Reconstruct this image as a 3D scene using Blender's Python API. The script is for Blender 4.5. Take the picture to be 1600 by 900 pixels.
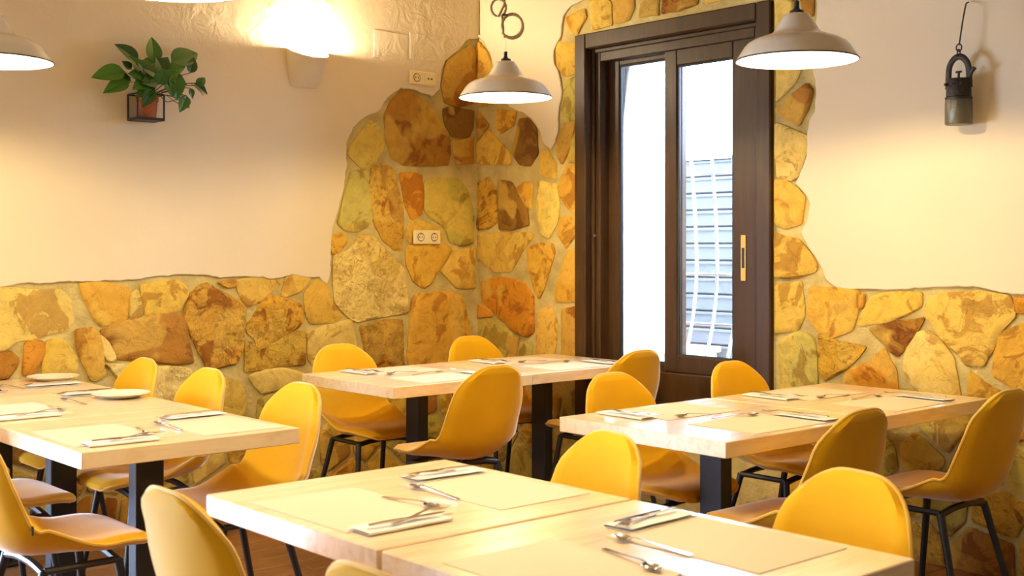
import bpy, math, random
from mathutils import Vector, Matrix, noise
random.seed(7)
for o in list(bpy.data.objects): bpy.data.objects.remove(o)
scene = bpy.context.scene
C = scene.collection
PI = math.pi

# ------------------------------------------------------------------ camera
F, PX0, HY, CAMZ = 1900.0, 800.0, 385.0, 1.36        # focal length in px (1600 wide), horizon row, eye height
YAW = math.atan2(0.66240, 0.74915)
cam_d = bpy.data.cameras.new('camera'); cam = bpy.data.objects.new('camera', cam_d); C.objects.link(cam)
cam.location = (0, 0, CAMZ); cam.rotation_euler = (PI/2, 0, -YAW)
cam_d.sensor_width = 36; cam_d.lens = 36*F/1600; cam_d.shift_y = -(450-HY)/1600
cam_d.clip_start = .05
cam_d.dof.use_dof = True; cam_d.dof.focus_distance = 5.6; cam_d.dof.aperture_fstop = 5.6
scene.camera = cam

# ------------------------------------------------------------------ world, daylight, exposure
SKY = 32.0
w = bpy.data.worlds.new('overcast_sky'); scene.world = w; w.use_nodes = True
bg = w.node_tree.nodes['Background']; bg.inputs['Color'].default_value = (.62, .80, 1.18, 1); bg.inputs['Strength'].default_value = SKY
def portal(name, loc, rot, sx, sy):
    l = bpy.data.lights.new(name, 'AREA'); l.shape = 'RECTANGLE'; l.size = sx; l.size_y = sy; l.cycles.is_portal = True
    o = bpy.data.objects.new(name, l); o.location = loc; o.rotation_euler = rot; C.objects.link(o); return o
portal('daylight_portal', (5.0, 4.2, 1.5), (0, PI/2, 0), 2.2, 1.4)
portal('daylight_portal', (-.45, 5.74, .8), (-PI/2, 0, 0), 2.7, 1.4)
vs = scene.view_settings
vs.view_transform = 'Standard'; vs.look = 'None'; vs.exposure = 0.46; vs.gamma = 1.0; vs.use_curve_mapping = False
LAMP_W, LAMP_COL = 36.0, (1.0, .775, .43)
SCONCE_W = 62.0

# ------------------------------------------------------------------ materials
M = {}
def new_mat(name):
    m = bpy.data.materials.new(name); m.use_nodes = True; M[name] = m
    nt = m.node_tree; return m, nt, nt.nodes['Principled BSDF']
def N(nt, t, **kw):
    n = nt.nodes.new(t)
    for k, v in kw.items():
        if k in n.inputs: n.inputs[k].default_value = v
        else: setattr(n, k, v)
    return n
def plain(name, col, rough=.5, metal=0, bump=0, bscale=200, **kw):
    m, nt, b = new_mat(name)
    b.inputs['Base Color'].default_value = (*col, 1); b.inputs['Roughness'].default_value = rough; b.inputs['Metallic'].default_value = metal
    for k, v in kw.items(): b.inputs[k.replace('_', ' ')].default_value = v
    if bump:
        tc = N(nt, 'ShaderNodeTexCoord'); nz = N(nt, 'ShaderNodeTexNoise', Scale=bscale, Detail=4.0)
        bp = N(nt, 'ShaderNodeBump', Strength=bump, Distance=.01)
        nt.links.new(tc.outputs['Object'], nz.inputs['Vector']); nt.links.new(nz.outputs['Fac'], bp.inputs['Height']); nt.links.new(bp.outputs['Normal'], b.inputs['Normal'])
    return m
def ramp(nt, stops):
    r = nt.nodes.new('ShaderNodeValToRGB'); e = r.color_ramp.elements
    while len(e) < len(stops): e.new(.5)
    for el, (p, c) in zip(e, stops): el.position = p; el.color = (*c, 1)
    return r
def mixc(nt, a, b, fac, mode='MIX'):
    n = nt.nodes.new('ShaderNodeMix'); n.data_type = 'RGBA'; n.blend_type = mode
    for sock, v in ((n.inputs['Factor'], fac), (n.inputs['A'], a), (n.inputs['B'], b)):
        if hasattr(v, 'links') or hasattr(v, 'is_linked'): nt.links.new(v, sock)
        else: sock.default_value = v if not isinstance(v, tuple) else (*v, 1)
    return n.outputs['Result']

def plaster_mat():
    m, nt, b = new_mat('plaster'); L = nt.links
    tc = N(nt, 'ShaderNodeTexCoord')
    n1 = N(nt, 'ShaderNodeTexNoise', Scale=1.6, Detail=3.0); L.new(tc.outputs['Object'], n1.inputs['Vector'])
    col = mixc(nt, (.66, .55, .355), (.73, .625, .43), n1.outputs['Fac'])
    L.new(col, b.inputs['Base Color']); b.inputs['Roughness'].default_value = .85
    n2 = N(nt, 'ShaderNodeTexNoise', Scale=9.0, Detail=6.0, Roughness=.6, Distortion=.6); L.new(tc.outputs['Object'], n2.inputs['Vector'])
    n3 = N(nt, 'ShaderNodeTexNoise', Scale=2.2, Detail=2.0); L.new(tc.outputs['Object'], n3.inputs['Vector'])
    r3 = ramp(nt, [(.45, (0, 0, 0)), (.65, (1, 1, 1))]); L.new(n3.outputs['Fac'], r3.inputs['Fac'])
    sep = N(nt, 'ShaderNodeSeparateXYZ'); L.new(tc.outputs['Object'], sep.inputs[0])      # the trowelling is rougher high up, near the ceiling
    mr = N(nt, 'ShaderNodeMapRange'); mr.inputs['From Min'].default_value = 2.25; mr.inputs['From Max'].default_value = 2.55; L.new(sep.outputs['Z'], mr.inputs['Value'])
    ad = N(nt, 'ShaderNodeMath', operation='MULTIPLY'); L.new(r3.outputs['Color'], ad.inputs[0]); L.new(mr.outputs['Result'], ad.inputs[1])
    st = N(nt, 'ShaderNodeMath', operation='MULTIPLY_ADD'); L.new(ad.outputs[0], st.inputs[0]); st.inputs[1].default_value = .8; st.inputs[2].default_value = .10
    bp = N(nt, 'ShaderNodeBump', Distance=.02); L.new(st.outputs[0], bp.inputs['Strength']); L.new(n2.outputs['Fac'], bp.inputs['Height']); L.new(bp.outputs['Normal'], b.inputs['Normal'])
plaster_mat()

def mortar_mat():
    m, nt, b = new_mat('mortar'); L = nt.links
    tc = N(nt, 'ShaderNodeTexCoord')
    n1 = N(nt, 'ShaderNodeTexNoise', Scale=7.0, Detail=6.0); L.new(tc.outputs['Object'], n1.inputs['Vector'])
    r = ramp(nt, [(.3, (.38, .29, .095)), (.55, (.55, .43, .15)), (.75, (.66, .53, .21))]); L.new(n1.outputs['Fac'], r.inputs['Fac'])
    L.new(r.outputs['Color'], b.inputs['Base Color']); b.inputs['Roughness'].default_value = .95
    n2 = N(nt, 'ShaderNodeTexNoise', Scale=45.0, Detail=6.0); L.new(tc.outputs['Object'], n2.inputs['Vector'])
    bp = N(nt, 'ShaderNodeBump', Strength=.7, Distance=.012); L.new(n2.outputs['Fac'], bp.inputs['Height']); L.new(bp.outputs['Normal'], b.inputs['Normal'])
mortar_mat()

def stone_mat(name, vein=0.5, bump=.6, pit=0.0):
    m, nt, b = new_mat(name); L = nt.links
    tc = N(nt, 'ShaderNodeTexCoord'); oi = N(nt, 'ShaderNodeObjectInfo')
    off = N(nt, 'ShaderNodeVectorMath', operation='MULTIPLY_ADD'); L.new(oi.outputs['Random'], off.inputs[1]); off.inputs[0].default_value = (31, 17, 23); L.new(tc.outputs['Object'], off.inputs[2])
    V = off.outputs['Vector']
    n1 = N(nt, 'ShaderNodeTexNoise', Scale=5.5, Detail=6.0, Roughness=.62, Distortion=1.2); L.new(V, n1.inputs['Vector'])
    n2 = N(nt, 'ShaderNodeTexNoise', Scale=17.0, Detail=8.0, Roughness=.7, Distortion=.7); L.new(V, n2.inputs['Vector'])
    n3 = N(nt, 'ShaderNodeTexNoise', Scale=2.6, Detail=3.0, Distortion=.4); L.new(V, n3.inputs['Vector'])
    rust = ramp(nt, [(.525, (0, 0, 0)), (.565, (1, 1, 1))]); L.new(n1.outputs['Fac'], rust.inputs['Fac'])
    pale = ramp(nt, [(.535, (0, 0, 0)), (.565, (1, 1, 1))]); L.new(n3.outputs['Fac'], pale.inputs['Fac'])
    dk = mixc(nt, oi.outputs['Color'], (.50, .32, .13), 1.0, 'MULTIPLY')
    fr = N(nt, 'ShaderNodeMath', operation='MULTIPLY'); L.new(rust.outputs['Color'], fr.inputs[0]); fr.inputs[1].default_value = vein
    c1 = mixc(nt, oi.outputs['Color'], dk, fr.outputs[0])
    fp = N(nt, 'ShaderNodeMath', operation='MULTIPLY'); L.new(pale.outputs['Color'], fp.inputs[0]); fp.inputs[1].default_value = .5
    c2 = mixc(nt, c1, (.72, .48, .08), fp.outputs[0])
    g = ramp(nt, [(.25, (.62, .58, .5)), (.5, (1, 1, 1)), (.8, (1.22, 1.2, 1.12))]); L.new(n2.outputs['Fac'], g.inputs['Fac'])
    c3 = mixc(nt, c2, g.outputs['Color'], .75, 'MULTIPLY')
    if pit:
        n4 = N(nt, 'ShaderNodeTexNoise', Scale=24.0, Detail=5.0, Roughness=.65, Distortion=1.5); L.new(V, n4.inputs['Vector'])
        rp = ramp(nt, [(.53, (0, 0, 0)), (.62, (1, 1, 1))]); L.new(n4.outputs['Fac'], rp.inputs['Fac'])
        fm = N(nt, 'ShaderNodeMath', operation='MULTIPLY'); L.new(rp.outputs['Color'], fm.inputs[0]); fm.inputs[1].default_value = pit
        c3 = mixc(nt, c3, (.30, .13, .02), fm.outputs[0])
    L.new(c3, b.inputs['Base Color']); b.inputs['Roughness'].default_value = .75; b.inputs['Specular IOR Level'].default_value = .3
    n5 = N(nt, 'ShaderNodeTexNoise', Scale=4.2, Detail=5.0, Roughness=.55, Distortion=2.0); L.new(V, n5.inputs['Vector'])     # thin split lines of the slate
    cr = ramp(nt, [(.485, (1, 1, 1)), (.50, (0, 0, 0)), (.515, (1, 1, 1))]); L.new(n5.outputs['Fac'], cr.inputs['Fac'])
    ms0 = N(nt, 'ShaderNodeMath', operation='ADD'); L.new(n1.outputs['Fac'], ms0.inputs[0]); L.new(n2.outputs['Fac'], ms0.inputs[1])
    ms = N(nt, 'ShaderNodeMath', operation='MULTIPLY_ADD'); L.new(cr.outputs['Color'], ms.inputs[0]); ms.inputs[1].default_value = .22; L.new(ms0.outputs[0], ms.inputs[2])
    bp = N(nt, 'ShaderNodeBump', Strength=bump, Distance=.02); L.new(ms.outputs[0], bp.inputs['Height']); L.new(bp.outputs['Normal'], b.inputs['Normal'])
stone_mat('stone_smooth', .65, .6); stone_mat('stone_rough', .95, 1.0, .6); stone_mat('stone_cream', .35, .9, .55)

def wood_mat(name, cols, rough=.4, scale=(3, 30, 30), spec=.5, knots=True, coat=0):
    m, nt, b = new_mat(name); L = nt.links
    tc = N(nt, 'ShaderNodeTexCoord'); mp = N(nt, 'ShaderNodeMapping'); mp.inputs['Scale'].default_value = scale
    oi = N(nt, 'ShaderNodeObjectInfo')
    ad = N(nt, 'ShaderNodeVectorMath', operation='MULTIPLY_ADD'); L.new(oi.outputs['Random'], ad.inputs[1]); ad.inputs[0].default_value = (9, 7, 5); L.new(tc.outputs['Object'], ad.inputs[2])
    L.new(ad.outputs['Vector'], mp.inputs['Vector'])
    n1 = N(nt, 'ShaderNodeTexNoise', Scale=1.0, Detail=6.0, Roughness=.65, Distortion=.8); L.new(mp.outputs['Vector'], n1.inputs['Vector'])
    r = ramp(nt, [(.3, cols[0]), (.5, cols[1]), (.7, cols[2])]); L.new(n1.outputs['Fac'], r.inputs['Fac'])
    out = r.outputs['Color']
    if knots:
        n2 = N(nt, 'ShaderNodeTexVoronoi', Scale=4.5); L.new(ad.outputs['Vector'], n2.inputs['Vector'])
        rk = ramp(nt, [(.03, (1, 1, 1)), (.09, (0, 0, 0))]); L.new(n2.outputs['Distance'], rk.inputs['Fac'])
        fm = N(nt, 'ShaderNodeMath', operation='MULTIPLY'); L.new(rk.outputs['Color'], fm.inputs[0]); fm.inputs[1].default_value = .55
        out = mixc(nt, out, (cols[0][0]*.55, cols[0][1]*.4, cols[0][2]*.3), fm.outputs[0])
    L.new(out, b.inputs['Base Color']); b.inputs['Roughness'].default_value = rough; b.inputs['Specular IOR Level'].default_value = spec
    b.inputs['Coat Weight'].default_value = coat; b.inputs['Coat Roughness'].default_value = .17
    bp = N(nt, 'ShaderNodeBump', Strength=.06, Distance=.004); L.new(n1.outputs['Fac'], bp.inputs['Height']); L.new(bp.outputs['Normal'], b.inputs['Normal'])
wood_mat('pine', [(.72, .52, .28), (.85, .67, .42), (.91, .76, .53)], .28, (4, 26, 26), .5, True, .6)
wood_mat('dark_wood', [(.030, .014, .004), (.045, .021, .006), (.060, .030, .009)], .42, (20, 20, 2), .3, False, .0)
wood_mat('floor_wood', [(.16, .065, .018), (.25, .11, .035), (.33, .16, .055)], .45, (3, 24, 24), .4, False)

def velvet():
    m, nt, b = new_mat('velvet'); L = nt.links
    tc = N(nt, 'ShaderNodeTexCoord'); n1 = N(nt, 'ShaderNodeTexNoise', Scale=7.0, Detail=3.0); L.new(tc.outputs['Object'], n1.inputs['Vector'])
    L.new(mixc(nt, (.66, .345, .005), (.78, .425, .008), n1.outputs['Fac']), b.inputs['Base Color'])
    b.inputs['Roughness'].default_value = .8; b.inputs['Specular IOR Level'].default_value = .15
    b.inputs['Sheen Weight'].default_value = .8; b.inputs['Sheen Roughness'].default_value = .3; b.inputs['Sheen Tint'].default_value = (1, .95, .88, 1)
velvet()
plain('piping', (.78, .46, .05), .7, 0, 0, Sheen_Weight=.3)
plain('black_metal', (.012, .012, .014), .42)
plain('table_black', (.012, .013, .018), .5)
plain('steel', (.62, .60, .57), .16, 1)
plain('paper', (.82, .77, .68), .8, bump=.05, bscale=60)
plain('mat_paper', (.70, .555, .375), .75, bump=.03, bscale=90)
plain('ceramic', (.78, .70, .52), .12)
plain('enamel_cream', (.66, .59, .44), .22, Coat_Weight=.3)
plain('enamel_white', (.9, .88, .84), .4)
plain('rim_dark', (.06, .05, .04), .4)
plain('rope', (.42, .27, .11), .9, bump=.4, bscale=300)
plain('cable_white', (.75, .72, .66), .5)
plain('socket_plastic', (.80, .66, .36), .35)
plain('dark_hole', (.02, .015, .01), .6)
plain('terracotta', (.36, .10, .03), .75, bump=.1, bscale=40)
plain('soil', (.05, .03, .015), .95, bump=.6, bscale=80)
plain('stem', (.22, .30, .06), .6)
plain('root', (.10, .05, .02), .8)
plain('old_iron', (.045, .038, .030), .55, .6, bump=.4, bscale=60)
plain('old_zinc', (.13, .118, .07), .40, .35, bump=.3, bscale=40)
plain('brass', (.75, .48, .12), .25, 1)
plain('white_paint', (.85, .86, .88), .6, bump=.1, bscale=30)
plain('grille_white', (.7, .7, .7), .5)
plain('siding_blue', (.105, .116, .135), .6)
plain('cream_box', (.62, .56, .40), .7)
plain('ceiling_paint', (.46, .33, .17), .8, bump=.1, bscale=10)
plain('paving', (.35, .34, .33), .9, bump=.2, bscale=20)
plain('alu', (.6, .6, .62), .35, 1)
plain('rubber', (.02, .02, .02), .7)
def leaf_mat():
    m, nt, b = new_mat('leaf'); L = nt.links
    oi = N(nt, 'ShaderNodeObjectInfo'); r = ramp(nt, [(0, (.012, .06, .005)), (.5, (.024, .11, .006)), (1, (.06, .19, .009))]); L.new(oi.outputs['Random'], r.inputs['Fac'])
    L.new(r.outputs['Color'], b.inputs['Base Color']); b.inputs['Roughness'].default_value = .32
leaf_mat()
def emis(name, col, s):
    m, nt, b = new_mat(name); b.inputs['Base Color'].default_value = (*col, 1)
    b.inputs['Emission Color'].default_value = (*col, 1); b.inputs['Emission Strength'].default_value = s
emis('bulb_glow', (1, .90, .72), 12.0)
def glass():
    m = bpy.data.materials.new('pane_glass'); m.use_nodes = True; M['pane_glass'] = m; nt = m.node_tree
    nt.nodes.remove(nt.nodes['Principled BSDF']); out = nt.nodes['Material Output']
    t = N(nt, 'ShaderNodeBsdfTransparent'); t.inputs[0].default_value = (.93, .95, .96, 1); g = N(nt, 'ShaderNodeBsdfGlossy', Roughness=.02)
    fr = N(nt, 'ShaderNodeFresnel', IOR=1.45); mx = N(nt, 'ShaderNodeMixShader')
    nt.links.new(fr.outputs[0], mx.inputs[0]); nt.links.new(t.outputs[0], mx.inputs[1]); nt.links.new(g.outputs[0], mx.inputs[2]); nt.links.new(mx.outputs[0], out.inputs['Surface'])
glass()

# ------------------------------------------------------------------ mesh helpers
class MB:
    def __init__(s): s.v = []; s.f = []
    def add(s, vs, fs):
        n = len(s.v); s.v += [tuple(p) for p in vs]; s.f += [tuple(i+n for i in f) for f in fs]; return s
    def box(s, a, b, bev=0):
        (x0, y0, z0), (x1, y1, z1) = a, b
        if bev <= 0:
            s.add([(x0,y0,z0),(x1,y0,z0),(x1,y1,z0),(x0,y1,z0),(x0,y0,z1),(x1,y0,z1),(x1,y1,z1),(x0,y1,z1)],
                  [(0,3,2,1),(4,5,6,7),(0,1,5,4),(1,2,6,5),(2,3,7,6),(3,0,4,7)]); return s
        c = bev; vs = []; idx = {}
        for ix, x in enumerate((x0, x1)):
            for iy, y in enumerate((y0, y1)):
                for iz, z in enumerate((z0, z1)):
                    sx, sy, sz = (1-2*ix)*c, (1-2*iy)*c, (1-2*iz)*c
                    idx[ix,iy,iz,0] = len(vs); vs.append((x, y+sy, z+sz))
                    idx[ix,iy,iz,1] = len(vs); vs.append((x+sx, y, z+sz))
                    idx[ix,iy,iz,2] = len(vs); vs.append((x+sx, y+sy, z))
        fs = []
        for i in (0, 1):
            q = [idx[i,0,0,0], idx[i,1,0,0], idx[i,1,1,0], idx[i,0,1,0]]; fs.append(q if i else q[::-1])
            q = [idx[0,i,0,1], idx[0,i,1,1], idx[1,i,1,1], idx[1,i,0,1]]; fs.append(q if i else q[::-1])
            q = [idx[0,0,i,2], idx[1,0,i,2], idx[1,1,i,2], idx[0,1,i,2]]; fs.append(q if i else q[::-1])
        for i in (0, 1):
            for j in (0, 1):
                q = [idx[i,j,0,0], idx[i,j,0,1], idx[i,j,1,1], idx[i,j,1,0]]; fs.append(q if (i ^ j) else q[::-1])
                q = [idx[i,0,j,0], idx[i,1,j,0], idx[i,1,j,2], idx[i,0,j,2]]; fs.append(q if (i ^ j) == 0 and False else q)
                q = [idx[0,i,j,1], idx[1,i,j,1], idx[1,i,j,2], idx[0,i,j,2]]; fs.append(q)
                for k in (0, 1): fs.append([idx[i,j,k,0], idx[i,j,k,1], idx[i,j,k,2]])
        s.add(vs, fs); return s
    def tube(s, pts, r, n=8, cap=True, closed=False, sx=1, sy=1):
        pts = [Vector(p) for p in pts]; m = len(pts); rings = []
        up = None
        for i, p in enumerate(pts):
            a = pts[i-1] if (i > 0 or closed) else p; b = pts[(i+1) % m] if (i < m-1 or closed) else p
            t = (b-a).normalized()
            if up is None:
                up = Vector((0, 0, 1)) if abs(t.z) < .9 else Vector((1, 0, 0))
            side = t.cross(up)
            if side.length < 1e-5: side = t.orthogonal()
            side.normalize(); up = side.cross(t).normalized()
            rr = r[i] if isinstance(r, (list, tuple)) else r
            rings.append([p + side*math.cos(k*2*PI/n)*rr*sx + up*math.sin(k*2*PI/n)*rr*sy for k in range(n)])
        vs = [q for ring in rings for q in ring]; fs = []
        for i in range(m if closed else m-1):
            for k in range(n):
                a = i*n+k; b = i*n+(k+1) % n; c = ((i+1) % m)*n
                fs.append((a, b, c+(k+1) % n, c+k))
        if cap and not closed: fs += [tuple(range(n))[::-1], tuple((m-1)*n+k for k in range(n))]
        s.add(vs, fs); return s
    def lathe(s, prof, n=32, c=(0, 0, 0), a0=0, a1=2*PI):
        full = abs(a1-a0-2*PI) < 1e-6; k = n if full else n+1
        vs = [(c[0]+r*math.cos(a0+(a1-a0)*j/n), c[1]+r*math.sin(a0+(a1-a0)*j/n), c[2]+z) for r, z in prof for j in range(k)]
        fs = []
        for i in range(len(prof)-1):
            for j in range(n):
                a = i*k+j; b = i*k+(j+1) % k
                fs.append((a, b, b+k, a+k))
        s.add(vs, fs); return s
    def xf(s, mat):
        s.v = [tuple(mat @ Vector(p)) for p in s.v]; return s
    def mesh(s, name, mat, smooth=False):
        me = bpy.data.meshes.new(name); me.from_pydata(s.v, [], s.f); me.validate(); me.update()
        import bmesh as _b
        bm = _b.new(); bm.from_mesh(me); _b.ops.recalc_face_normals(bm, faces=bm.faces); bm.to_mesh(me); bm.free()
        if mat: me.materials.append(M[mat])
        if smooth:
            for p in me.polygons: p.use_smooth = True
            me.set_sharp_from_angle(angle=math.radians(smooth if smooth is not True else 40))
        return me
    def build(s, name, mat, parent=None, smooth=False):
        return link(name, s.mesh(name, mat, smooth), parent)
def link(name, me, parent=None):
    o = bpy.data.objects.new(name, me); C.objects.link(o)
    if parent is not None: o.parent = parent
    return o
def empty(name, loc=(0, 0, 0), rz=0):
    o = bpy.data.objects.new(name, None); C.objects.link(o); o.location = loc; o.rotation_euler = (0, 0, rz); o.empty_display_size = .1; return o
def tag(o, label=None, cat=None, group=None, kind=None):
    if label: o['label'] = label
    if cat: o['category'] = cat
    if group: o['group'] = group
    if kind: o['kind'] = kind
    return o
def copy_tree(o, parent=None):
    c = o.copy(); C.objects.link(c); c.parent = parent
    for ch in o.children: copy_tree(ch, c)
    return c
def catmull(pts, per=6, closed=False):
    out = []; n = len(pts); P = [Vector(p) for p in pts]
    rng = range(n if closed else n-1)
    for i in rng:
        p0 = P[(i-1) % n] if (closed or i > 0) else P[i]; p1 = P[i]; p2 = P[(i+1) % n]; p3 = P[(i+2) % n] if (closed or i+2 < n) else P[(i+1) % n]
        for k in range(per):
            t = k/per
            out.append(.5*((2*p1)+(p2-p0)*t+(2*p0-5*p1+4*p2-p3)*t*t+(3*p1-p0-3*p2+p3)*t**3))
    if not closed: out.append(P[-1])
    return out

# ------------------------------------------------------------------ survey: where a sight line of the photo meets a real plane of the room
XR, YL, CEIL = 4.80, 5.74, 3.0
c_, s_ = math.cos(YAW), math.sin(YAW)         # image x axis = (c,-s); depth axis = (s,c)
def ray(px): a = (px-PX0)/F; return (a*c_+s_, c_-a*s_)
def onL(px, py, Y=YL):
    dx, dy = ray(px); D = Y/dy; return (D*dx, CAMZ+(HY-py)/F*D)          # -> (X, z) on the left wall
def onR(px, py, X=XR):
    dx, dy = ray(px); D = X/dx; return (D*dy, CAMZ+(HY-py)/F*D)          # -> (Y, z) on the right wall
def L3(a, b, w): return (a, YL-w, b)          # left wall: a = X, b = z, w = out of the wall
def R3(a, b, w): return (XR-w, a, b)          # right wall: a = Y

# ------------------------------------------------------------------ room shell
BX0, BY0 = -2.2, -3.2
fl = MB().box((BX0, BY0, -.12), (XR+.02, YL+.02, -.02)).build('floor', 'soil'); tag(fl, kind='structure')
plank = MB().box((-.6, -.072, -.02), (.6, .072, 0), .002).mesh('floor_plank', 'floor_wood')
k = 0; y = BY0
while y < YL-.02:
    x = -1.2 + (k % 3)*.37
    while x < XR:
        if y > .6:
            xa, xb = max(x, -.8), min(x+1.2, XR)
            if xb-xa > .1:
                o = link('floor_plank', plank, fl); o.location = ((xa+xb)/2, y+.073, 0); o.scale = ((xb-xa-.003)/1.2, 1, 1)
                o.color = (1, 1, 1, 1)
        x += 1.2
    y += .146; k += 1
fs = MB().box((BX0, BY0, -.02), (XR, .5, 0)).box((BX0, .5, -.02), (-.81, YL, 0)).build('floor_boards', 'floor_wood', fl)
ce = MB().box((BX0-.2, BY0-.2, CEIL), (XR+.2, YL+.2, CEIL+.1)).build('ceiling', 'ceiling_paint'); tag(ce, kind='structure')
wl = MB().box((BX0-.2, YL, -.12), (-1.8, YL+.22, CEIL)).box((.9, YL, -.12), (XR+.25, YL+.22, CEIL)).box((-1.8, YL, -.12), (.9, YL+.22, .1)).box((-1.8, YL, 1.5), (.9, YL+.22, CEIL)).build('wall_left', 'mortar'); tag(wl, kind='structure')
# right wall with the window opening
WY0, WY1, WZ0, WZ1 = 3.585, 4.82, .46, 2.49
wr = MB().box((XR, BY0-.2, -.12), (XR+.25, WY0, CEIL)).box((XR, WY1, -.12), (XR+.25, YL, CEIL)).box((XR, WY0, -.12), (XR+.25, WY1, WZ0)).box((XR, WY0, WZ1), (XR+.25, WY1, CEIL)).build('wall_right', 'mortar'); tag(wr, kind='structure')
wb = MB().box((BX0-.2, BY0-.2, -.12), (BX0, YL, CEIL)).build('wall_back', 'plaster'); tag(wb, kind='structure')
wf = MB().box((BX0, BY0-.2, -.12), (XR, BY0, CEIL)).build('wall_front', 'plaster'); tag(wf, kind='structure')
# glazed street door at the left, outside the picture, that lets the cool daylight in
w2 = MB()
for a in (-1.8, -.48, .84): w2.box((a, YL+.08, .1), (a+.06, YL+.14, 1.5))
w2.box((-1.8, YL+.08, .1), (.9, YL+.14, .17)).box((-1.8, YL+.08, 1.43), (.9, YL+.14, 1.5))
tag(w2.build('window_2', 'dark_wood'), kind='structure')

# ---- plaster coats with ragged lower edges
def plaster_coat(poly, to3, parent, th=.014, seed=0):
    """poly: outline (a, b) in wall coordinates; a slab with rounded, ragged edge"""
    pts = []
    n = len(poly)
    for i in range(n):
        a, b = Vector(poly[i][:2]), Vector(poly[(i+1) % n][:2]); rag = len(poly[i]) == 2
        m = max(1, int((b-a).length/.022)) if rag else 1
        for k in range(m):
            p = a.lerp(b, k/m)
            if rag:
                q = noise.noise_vector(Vector((p.x*9+seed, p.y*9, 3.1)))*.016 + noise.noise_vector(Vector((p.x*38+seed, p.y*38, 7.7)))*.007
                p = p + Vector((q.x, q.y))
            pts.append(p)
    cu = bpy.data.curves.new('c', 'CURVE'); cu.dimensions = '2D'; cu.fill_mode = 'BOTH'; cu.extrude = max(0, th/2-.0065); cu.bevel_depth = .0065; cu.bevel_resolution = 3; cu.offset = -.0065
    sp = cu.splines.new('POLY'); sp.points.add(len(pts)-1); sp.use_cyclic_u = True
    for q, p in zip(sp.points, pts): q.co = (p.x, p.y, 0, 1)
    ob = bpy.data.objects.new('c', cu); C.objects.link(ob); dg = bpy.context.evaluated_depsgraph_get(); dg.update()
    me = bpy.data.meshes.new_from_object(ob.evaluated_get(dg)); bpy.data.objects.remove(ob)
    for v in me.vertices:
        x, yy, z = v.co; v.co = to3(x, yy, z+th/2)
    me.materials.clear(); me.materials.append(M['plaster'])
    for p in me.polygons: p.use_smooth = True
    me.set_sharp_from_angle(angle=math.radians(50))
    o = link('plaster_coat', me, parent); return o
edgeL = [(-60,449),(0,446),(60,444),(120,440),(200,436),(290,431),(350,434),(420,434),(460,430),(496,433),(511,442),(514,425),(515,400),(517,365),(527,330),(535,290),(541,255),(539,225),(550,200),(570,185),(590,174),(610,150),(625,136),(640,140),(656,147),(672,150),(684,142),(688,115),(695,95),(715,76),(733,64)]
pl = [onL(*p) for p in edgeL]
polyL = [(.95, pl[0][1], 0)] + pl + [(XR-.002, onL(741, 60)[1], 0), (XR-.002, CEIL, 0), (.95, CEIL, 0)]
plaster_coat(polyL, L3, wl, seed=1)
e1 = [(742,57),(757,64),(769,88),(777,118),(783,150),(796,168),(815,175),(832,184),(846,204),(851,224),(862,234),(870,224),(873,204),(877,172),(881,142),(876,118),(868,100),(868,80),(878,55),(882,25),(894,8),(915,-4),(935,-18),(950,-40)]
p1 = [onR(*p) for p in e1]
plaster_coat([(YL-.03, p1[0][1], 0)] + p1 + [(p1[-1][0], CEIL, 0), (YL-.03, CEIL, 0)], R3, wr, seed=2)
e2 = [(1275,-60),(1279,-10),(1278,30),(1275,60),(1273,110),(1279,140),(1275,165),(1268,190),(1265,215),(1262,245),(1255,268),(1247,290),(1258,303),(1268,318),(1262,345),(1254,362),(1260,378),(1272,400),(1283,422),(1292,437),(1310,447),(1350,454),(1400,453),(1450,452),(1530,453),(1600,458),(1700,462)]
p2 = [onR(*p) for p in e2]
plaster_coat([(p2[0][0], CEIL, 0)] + p2 + [(BY0, p2[-1][1], 0), (BY0, CEIL, 0)], R3, wr, seed=3)

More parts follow.
